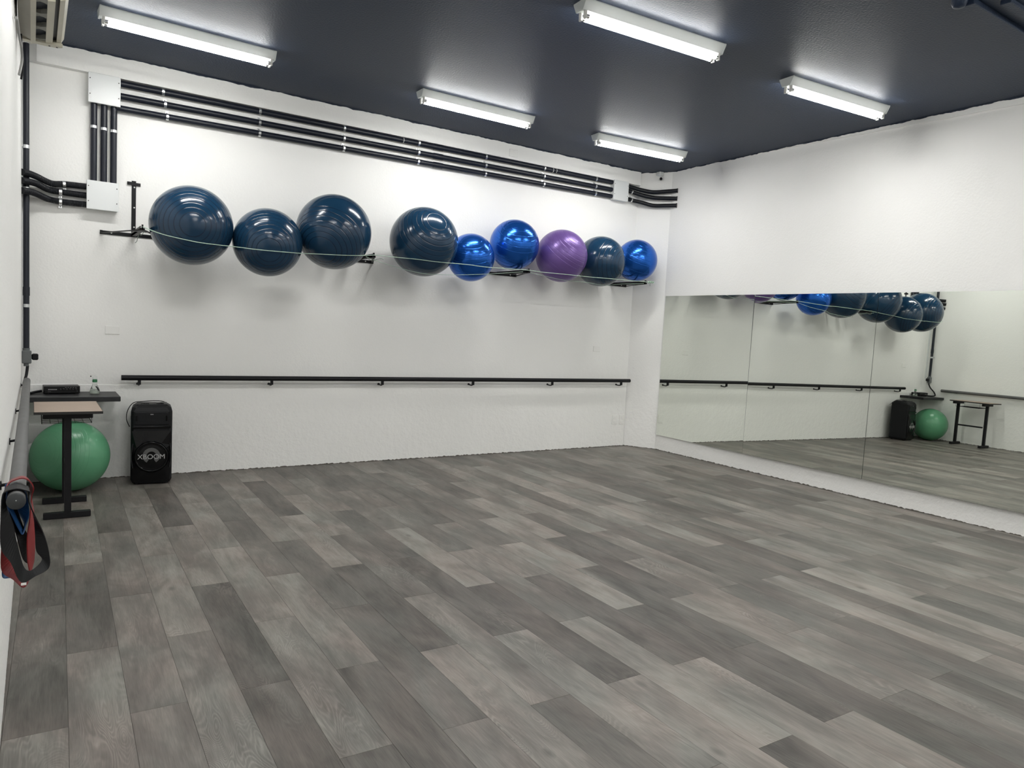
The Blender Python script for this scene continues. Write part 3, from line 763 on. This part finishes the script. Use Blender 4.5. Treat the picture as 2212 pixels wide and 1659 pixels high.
# black loop: over the rail, down the wall side, across the bottom, up the room side
band('exercise_band',
     [(.062, .918, .0), (.030, .929, .0), (.000, .922, .0), (-.008, .905, .0), (-.010, .858, -.02), (-.010, .757, -.03), (.015, .706, -.03), (.041, .641, -.03), (.078, .652, -.02), (.114, .669, .0), (.113, .717, .02), (.099, .774, .03), (.076, .835, .02), (.060, .885, .01), (.062, .918, .0)],
     [(.058, .922, .06), (.030, .932, .06), (.001, .924, .06), (.001, .900, .05), (.003, .875, .00), (.020, .819, -.005), (.030, .757, -.005), (.046, .686, -.01), (.066, .669, -.01), (.095, .690, .02), (.080, .718, .035), (.077, .774, .045), (.074, .820, .055), (.062, .880, .06), (.058, .922, .06)],
     M['bandblack'], 'wide black exercise band looped over the near end of the grey barre')
band('exercise_band',
     [(.068, .885, .09), (.073, .911, .08), (.064, .933, .08), (.046, .945, .08), (.026, .942, .08), (.006, .930, .08), (-.004, .90, .06), (-.008, .80, .03), (-.010, .745, .01), (-.009, .672, .01), (.020, .640, .01), (.047, .611, .01), (.062, .640, .03), (.057, .690, .03), (.056, .760, .05), (.062, .810, .07), (.066, .860, .09), (.068, .885, .09)],
     [(.060, .885, .15), (.065, .911, .14), (.058, .930, .14), (.044, .940, .14), (.027, .937, .14), (.008, .926, .14), (.000, .90, .12), (.000, .80, .09), (.010, .735, .06), (.022, .700, .05), (.036, .670, .05), (.052, .613, .03), (.070, .660, .06), (.075, .700, .07), (.075, .770, .09), (.074, .812, .11), (.068, .860, .13), (.060, .885, .15)],
     M['bandred'], 'red exercise band hanging behind the black one on the grey barre')
band('exercise_band',
     [(.054, .905, .03), (.040, .926, .03), (.020, .930, .03), (.004, .918, .03), (.004, .878, .02), (.016, .845, .02), (.034, .795, .03), (.044, .774, .04), (.052, .800, .05), (.060, .830, .05), (.058, .870, .04), (.054, .905, .03)],
     [(.050, .903, .09), (.039, .922, .09), (.021, .926, .09), (.008, .914, .09), (.012, .872, .06), (.026, .832, .05), (.043, .785, .06), (.047, .772, .09), (.045, .800, .11), (.027, .838, .10), (.034, .880, .10), (.050, .903, .09)],
     M['bandblue'], 'short blue exercise band loop nearest the rail on the grey barre')
band('exercise_band',
     [(-.003, .915, .15), (-.007, .86, .14), (-.008, .75, .12), (-.009, .672, .10), (-.010, .628, .09), (.006, .622, .09), (.022, .619, .10)],
     [(.008, .912, .19), (.006, .86, .18), (.008, .75, .16), (.014, .68, .15), (.020, .650, .14), (.024, .640, .14), (.028, .628, .14)],
     M['bandblue'], 'long blue exercise band whose end hangs lowest against the left wall')
band('exercise_band',
     [(.004, .905, .07), (.006, .860, .06), (.020, .805, .05), (.031, .757, .04), (.045, .695, .04), (.060, .672, .05)],
     [(.018, .905, .09), (.024, .860, .09), (.044, .790, .08), (.058, .752, .08), (.060, .700, .08), (.064, .676, .08)],
     M['bandblack'], 'second black exercise band strand inside the wide black loop')
b = MB(); b.bbox(.040, .054, 2.628, 2.634, .634, .641, .001)
tag(b.build('band_tag', M['plate']), 'tiny white tag at the bottom of the wide black exercise band', 'tag')

# ------------------------------------------------------------------ corner shelf and things on it
r = empty('wall_shelf', (.34, D, .73)); tag(r, 'thick black floating shelf in the left corner', 'shelf')
b = MB(); b.bbox(.004-.34, .686-.34, 6.80-D, 0, 0, .042, .004); b.build('board', M['blackwood'], r)
r = empty('amplifier', (.276, 7.05, .772), (0, 0, R(3))); tag(r, 'small black audio amplifier on the corner shelf', 'amplifier')
b = MB(); b.bbox(-.128, .128, -.02, .13, .006, .066, .003); b.build('case', M['amp'], r)
b = MB(); b.bbox(-.124, .124, -.024, -.019, .009, .063, .002); fp = b.build('front_panel', M['amp'], r)
for i in range(6):
    b = MB(); b.lathe([(.0065, 0), (.0065, -.008), (.005, -.010), (0, -.010)], 12, (-.012+i*.022, -.024, .042 if i % 2 else .040), 'y'); b.build('knob', M['knob'], fp)
for i in range(7):
    b = MB(); b.box(-.098+i*.009, -.092+i*.009, -.0252, -.0238, .036, .042); b.build('print_mark', M['print'], fp)
for i in range(5):
    b = MB(); b.box(.02+i*.018, .030+i*.018, -.0252, -.0238, .054, .0555); b.build('print_mark', M['print'], fp)
b = MB(); b.lathe([(.006, 0), (.006, -.007), (0, -.008)], 12, (.104, -.024, .024), 'y'); b.build('knob', M['knob'], fp)
b = MB(); b.box(-.10, -.078, -.0255, -.0238, .018, .025); b.build('power_switch', M['knob'], fp)
for sx in (-.1, .1):
    for sy in (0, .11):
        b = MB(); b.lathe([(.012, 0), (.012, .0065)], 12, (sx, sy, 0)); b.build('foot', M['knob'], r)
r = empty('spray_bottle', (.513, 7.05, .772)); tag(r, 'clear spray bottle with green collar and white trigger on the shelf', 'spray bottle')
b = MB(); b.lathe([(.030, 0), (.037, .004), (.038, .022), (.034, .040), (.022, .065), (.017, .085), (.0155, .098)], 24); bt = b.build('bottle', M['bottle'], r)
b = MB(); b.lathe([(.028, .003), (.034, .006), (.035, .022), (.031, .036), (.0, .036)], 24); b.build('liquid', M['liquid'], bt)
b = MB(); b.lathe([(.0185, .098), (.0185, .121), (.014, .124)], 18); b.build('collar', M['bottlegreen'], r)
b = MB(); b.extrude([(.020, .124), (.018, .150), (.004, .158), (-.016, .160), (-.026, .152), (-.026, .143), (-.016, .142), (-.010, .136), (-.012, .124)], 'y', -.010, .010); b.build('sprayer_head', M['bottlewhite'], r)
b = MB(); b.extrude([(-.016, .142), (-.012, .142), (-.016, .118), (-.022, .104), (-.025, .105), (-.020, .122)], 'y', -.005, .005); b.build('trigger', M['bottlewhite'], r)
b = MB(); b.lathe([(.005, 0), (.006, -.010)], 10, (-.024, 0, .148), 'x'); b.build('nozzle', M['black'], r)
b = MB()
b.add([(.002, -.0265, .066), (.012, -.0235, .066), (.034, -.020, .030), (.026, -.028, .028), (.002, -.0275, .066-.002), (.012, -.0245, .064), (.034, -.021, .028), (.026, -.029, .026)], [(0,1,2,3), (7,6,5,4), (0,4,5,1), (1,5,6,2), (2,6,7,3), (3,7,4,0)])
b.build('label_mark', M['black'], bt)

# ------------------------------------------------------------------ desk
r = empty('small_desk', (.28, 6.18, 0)); tag(r, 'small desk with wood-look top and black T-shaped legs by the left wall', 'desk')
b = MB(); b.bbox(-.20, .205, -.36, .27, .757, .775, .002); tp = b.build('desktop', M['desk'], r)
b = MB(); b.box(-.203, .208, -.363, -.3605, .756, .774); b.box(-.203, .208, .2705, .273, .756, .774); b.box(-.203, -.2005, -.3605, .2705, .756, .774); b.box(.2055, .208, -.3605, .2705, .756, .774); b.build('edge_band', M['deskedge'], tp)
for yy in (-.245, .225):
    b = MB(); b.bbox(-.021, .021, yy-.021, yy+.021, .04, .722, .003); b.build('leg', M['desksteel'], r)
    b = MB(); b.bbox(-.148, .142, yy-.021, yy+.021, .002, .044, .003); b.build('foot', M['desksteel'], r)
    b = MB(); b.bbox(-.150, .152, yy-.021, yy+.021, .715, .756, .003); b.build('top_bracket', M['desksteel'], r)
b = MB(); b.bbox(-.012, .012, -.20, .205, .335, .360, .002); b.build('crossbar', M['desksteel'], r)
# wire basket under the top
for i in range(9):
    y = -.195+.39*i/8; b = MB(); b.tube([(-.155, y, .672), (.148, y, .672)], .0017, 6); b.build('basket_wire', M['desksteel'], r)
for i in range(7):
    x = -.155+.303*i/6; b = MB(); b.tube([(x, -.195, .674), (x, .195, .674)], .0017, 6); b.build('basket_wire', M['desksteel'], r)
for sx in (-.155, .148):
    for y in (-.195, .195):
        b = MB(); b.tube([(sx, y, .672), (sx, y, .756)], .002, 6); b.build('basket_wire', M['desksteel'], r)
    b = MB(); b.tube([(sx, -.195, .672), (sx, .195, .672)], .0028, 6); b.build('basket_wire', M['desksteel'], r)

# ------------------------------------------------------------------ party speaker
r = empty('party_speaker', (.945, 6.985, 0), (0, 0, R(-7))); tag(r, 'tall black party speaker with silver lettering on its woofer, standing on the floor', 'speaker')
w, d = .160, .150
def octo(w, d, c, z): return [(-w+c, -d, z), (w-c, -d, z), (w, -d+c, z), (w, d-c, z), (w-c, d, z), (-w+c, d, z), (-w, d-c, z), (-w, -d+c, z)]
lv = [octo(w-.015, d-.012, .03, .012), octo(w, d, .022, .045), octo(w, d, .022, .55), octo(w, d, .022, .635), octo(w-.012, d-.018, .03, .668), octo(w-.035, d-.045, .03, .685)]
b = MB(); vs = [p for l in lv for p in l]
fs = [(i*8+k, i*8+(k+1) % 8, (i+1)*8+(k+1) % 8, (i+1)*8+k) for i in range(len(lv)-1) for k in range(8)]+[tuple(range(8))[::-1], tuple(range((len(lv)-1)*8, len(lv)*8))]
b.add(vs, fs); b.build('cabinet', M['spk'], r)
b = MB(); b.bbox(-w+.04, w-.04, -d+.06, d-.05, .684, .691, .003); tpn = b.build('top_panel', M['spkgrey'], r)
b = MB(); b.bbox(-.09, -.02, -.06, -.02, .690, .695, .002); b.build('control_pad', M['spkgloss'], tpn)
b = MB(); b.lathe([(.035, .690), (.033, .698), (0, .698)], 20, (.065, -.03, 0)); b.build('dial', M['spkgloss'], tpn)
b = MB(); b.bbox(-w+.028, w-.028, -d-.006, -d+.004, .520, .632, .005); b.build('upper_grille', M['spk'], r)
b = MB(); b.bbox(-w+.012, w-.012, -d-.012, -d+.004, .492, .510, .003); b.build('lip', M['spkgloss'], r)
for s in (-1, 1):
    b = MB(); b.bbox(s*(w-.045)-.006, s*(w-.045)+.006, -d-.012, -d-.004, .555, .600, .002); b.build('side_slot', M['spkgloss'], r)
# faceted gloss front around the woofer
WZ = .245
ring = []; out = []
for k in range(16):
    a = 2*math.pi*(k+.5)/16; ring.append((.138*math.cos(a), WZ+.138*math.sin(a)))
    ca, sa = math.cos(a), math.sin(a); t = min((w-.010)/max(1e-6, abs(ca)), (.225 if sa > 0 else .215)/max(1e-6, abs(sa))); out.append((t*ca, WZ+t*sa))
vs = [(p[0], -d-.002, p[1]) for p in out]+[(p[0], -d-.018, p[1]) for k, p in enumerate(ring)]+[(p[0]*.93, -d-.010, WZ+(p[1]-WZ)*.93) for p in ring]
fs = [(k, (k+1) % 16, 16+(k+1) % 16, 16+k) for k in range(16)]+[(16+k, 16+(k+1) % 16, 32+(k+1) % 16, 32+k) for k in range(16)]
b = MB(); b.add(vs, fs); b.build('front_baffle', M['spkgloss'], r)
b = MB(); b.lathe([(.132, -d-.012), (.130, -d-.022), (.120, -d-.023), (.116, -d-.014), (.116, -d-.008)], 40, (0, 0, WZ), 'y'); b.build('woofer_surround', M['spkgloss'], r)
b = MB(); b.lathe([(.117, -d-.010), (.085, -d-.014), (.04, -d-.017), (0, -d-.018)], 40, (0, 0, WZ), 'y'); wf = b.build('woofer_cone', M['spkgloss'], r)
vs = []; fs = []; n = 40
for i in range(n+1):
    a = math.radians(-58+296*i/n)
    ro = .068; ri = .037
    vs += [(ro*math.cos(a), -d-.0195, WZ+.010+ro*math.sin(a)), (ri*math.cos(a), -d-.0195, WZ+.010+ri*math.sin(a)), (ri*math.cos(a), -d-.017, WZ+.010+ri*math.sin(a)), (ro*math.cos(a), -d-.017, WZ+.010+ro*math.sin(a))]
for i in range(n):
    for k in range(4): fs.append((i*4+k, i*4+(k+1) % 4, i*4+4+(k+1) % 4, i*4+4+k))
fs += [(0, 1, 2, 3), (n*4+3, n*4+2, n*4+1, n*4)]
b = MB(); b.add(vs, fs); b.build('emblem', M['emblem'], r)
def text_mesh(txt, size, extr=.001, bold=0.):
    cu = bpy.data.curves.new('lettering', 'FONT'); cu.body = txt; cu.size = size; cu.align_x = 'CENTER'; cu.align_y = 'CENTER'; cu.extrude = extr; cu.offset = bold
    to = bpy.data.objects.new('lettering', cu); C.objects.link(to)
    dg = bpy.context.evaluated_depsgraph_get(); me = bpy.data.meshes.new_from_object(to.evaluated_get(dg))
    bpy.data.objects.remove(to, do_unlink=True); return me
me = text_mesh('XBOOM', .058, .0012); me.materials.clear(); me.materials.append(M['letter'])
o = link('lettering', me, r, (.0, -d-.0215, WZ), (math.radians(90), 0, 0)); o['label'] = 'silver capital lettering across the woofer'
b = MB(); b.lathe([(.0045, -d-.008), (.0045, -d-.0065)], 12, (-.006, 0, .612), 'y'); b.box(.002, .012, -d-.008, -d-.0065, .609, .615); b.build('maker_mark', M['letter'], r)
for sx in (-.12, .12):
    for sy in (-.1, .1):
        b = MB(); b.lathe([(.016, 0), (.016, .016)], 12, (sx, sy, 0)); b.build('foot', M['spkgrey'], r)
for s in (-1, 1):
    b = MB(); b.tube(smooth_path([(s*(w-.018), -d-.010, .36), (s*(w-.006), -d-.012, .25), (s*(w-.018), -d-.010, .15)], 8), .004, 8); b.build('light_strip', M['spkgrey'], r)
b = MB(); b.bbox(-w-.003, -w+.004, -.06, .05, .555, .59, .003); b.build('handle_recess', M['spkgloss'], r)
b = MB(); b.tube(smooth_path([(.785, 7.12, .47), (.758, 7.08, .54), (.762, 7.05, .62), (.800, 7.02, .690), (.87, 7.03, .702), (.96, 7.04, .706), (1.04, 7.06, .698), (1.09, 7.10, .66), (1.105, 7.15, .60)], 8), .0035, 8)
tag(b.build('speaker_cable', M['black']), 'thin black cable draped over the top of the speaker', 'cable')

# ------------------------------------------------------------------ air conditioner and loose wires on the left wall
ay0, ay1 = 4.80, 5.60
r = empty('air_conditioner', (lx(5.2), ay0, 3.13)); tag(r, 'aged cream wall air conditioner at upper left, seen from below', 'air conditioner')
Ln = ay1-ay0
b = MB(); b.extrude([(.012, .02), (.085, .0), (.085, .10), (.225, .14), (.250, .12), (.252, .20), (.235, .27), (.012, .27)], 'y', 0, Ln); b.build('housing', M['acback'], r)
b = MB(); b.extrude([(.072, -.010), (.098, .000), (.098, .02), (.072, .02)], 'y', 0, Ln-.005); b.build('bottom_rim', M['ac'], r)
b = MB(); b.extrude([(.098, .03), (.150, .045), (.150, .10), (.098, .10)], 'y', 0.01, Ln-.02); b.build('outlet_duct', M['acdark'], r)
b = MB(); b.extrude([(.150, .004), (.186, .010), (.186, .030), (.150, .022)], 'y', 0, Ln-.006); b.build('air_vane', M['ac'], r)
b = MB(); b.extrude([(.188, .036), (.206, .040), (.206, .10), (.188, .10)], 'y', 0, Ln-.02); b.build('vane_gap', M['spkgrey'], r)
b = MB(); b.extrude([(.207, .020), (.232, .030), (.248, .060), (.252, .13), (.207, .12)], 'y', 0, Ln-.012); b.build('front_lip', M['ac'], r)
for i in range(4):
    y = Ln-.045-i*.235
    b = MB(); b.prism([(.098, y+.03), (.115, y+.012), (.135, y+.02), (.152, y+.04), (.152, y-.055), (.140, y-.045), (.120, y-.030), (.098, y-.035)], .012, .040); b.build('grille_rib', M['acrib'], r)
b = MB(); b.prism([(.012, Ln-.005), (.060, Ln-.002), (.16, Ln+.006), (.215, Ln-.005), (.240, Ln-.03), (.240, Ln-.05), (.012, Ln-.05)], .0, .02); b.box(.02, .235, Ln-.03, Ln-.004, .015, .25); b.build('end_panel', M['ac'], r)
for x in (.165, .205):
    b = MB(); b.box(x, x+.010, Ln-.022, Ln-.014, -.003, .012); b.build('clip', M['black'], r)
b = MB(); b.tube(smooth_path([(lx(4.9)+.012, 4.55, 2.93), (lx(5)+.015, 4.75, 2.98), (lx(5)+.02, 4.95, 2.97), (lx(5)+.028, 5.25, 2.99), (lx(5)+.03, 5.35, 2.94), (lx(5)+.018, 5.2, 2.82)], 8), .007, 8)
tag(b.build('loose_wire', M['wiregrey']), 'grey loose wire dangling below the air conditioner', 'wire')
b = MB(); b.tube(smooth_path([(.012, 5.50, 3.14), (.016, 5.52, 3.05), (.022, 5.6, 2.99), (.012, 5.62, 2.90)], 8), .006, 8)
tag(b.build('loose_wire', M['black']), 'black loose wire dropping behind the air conditioner end', 'wire')
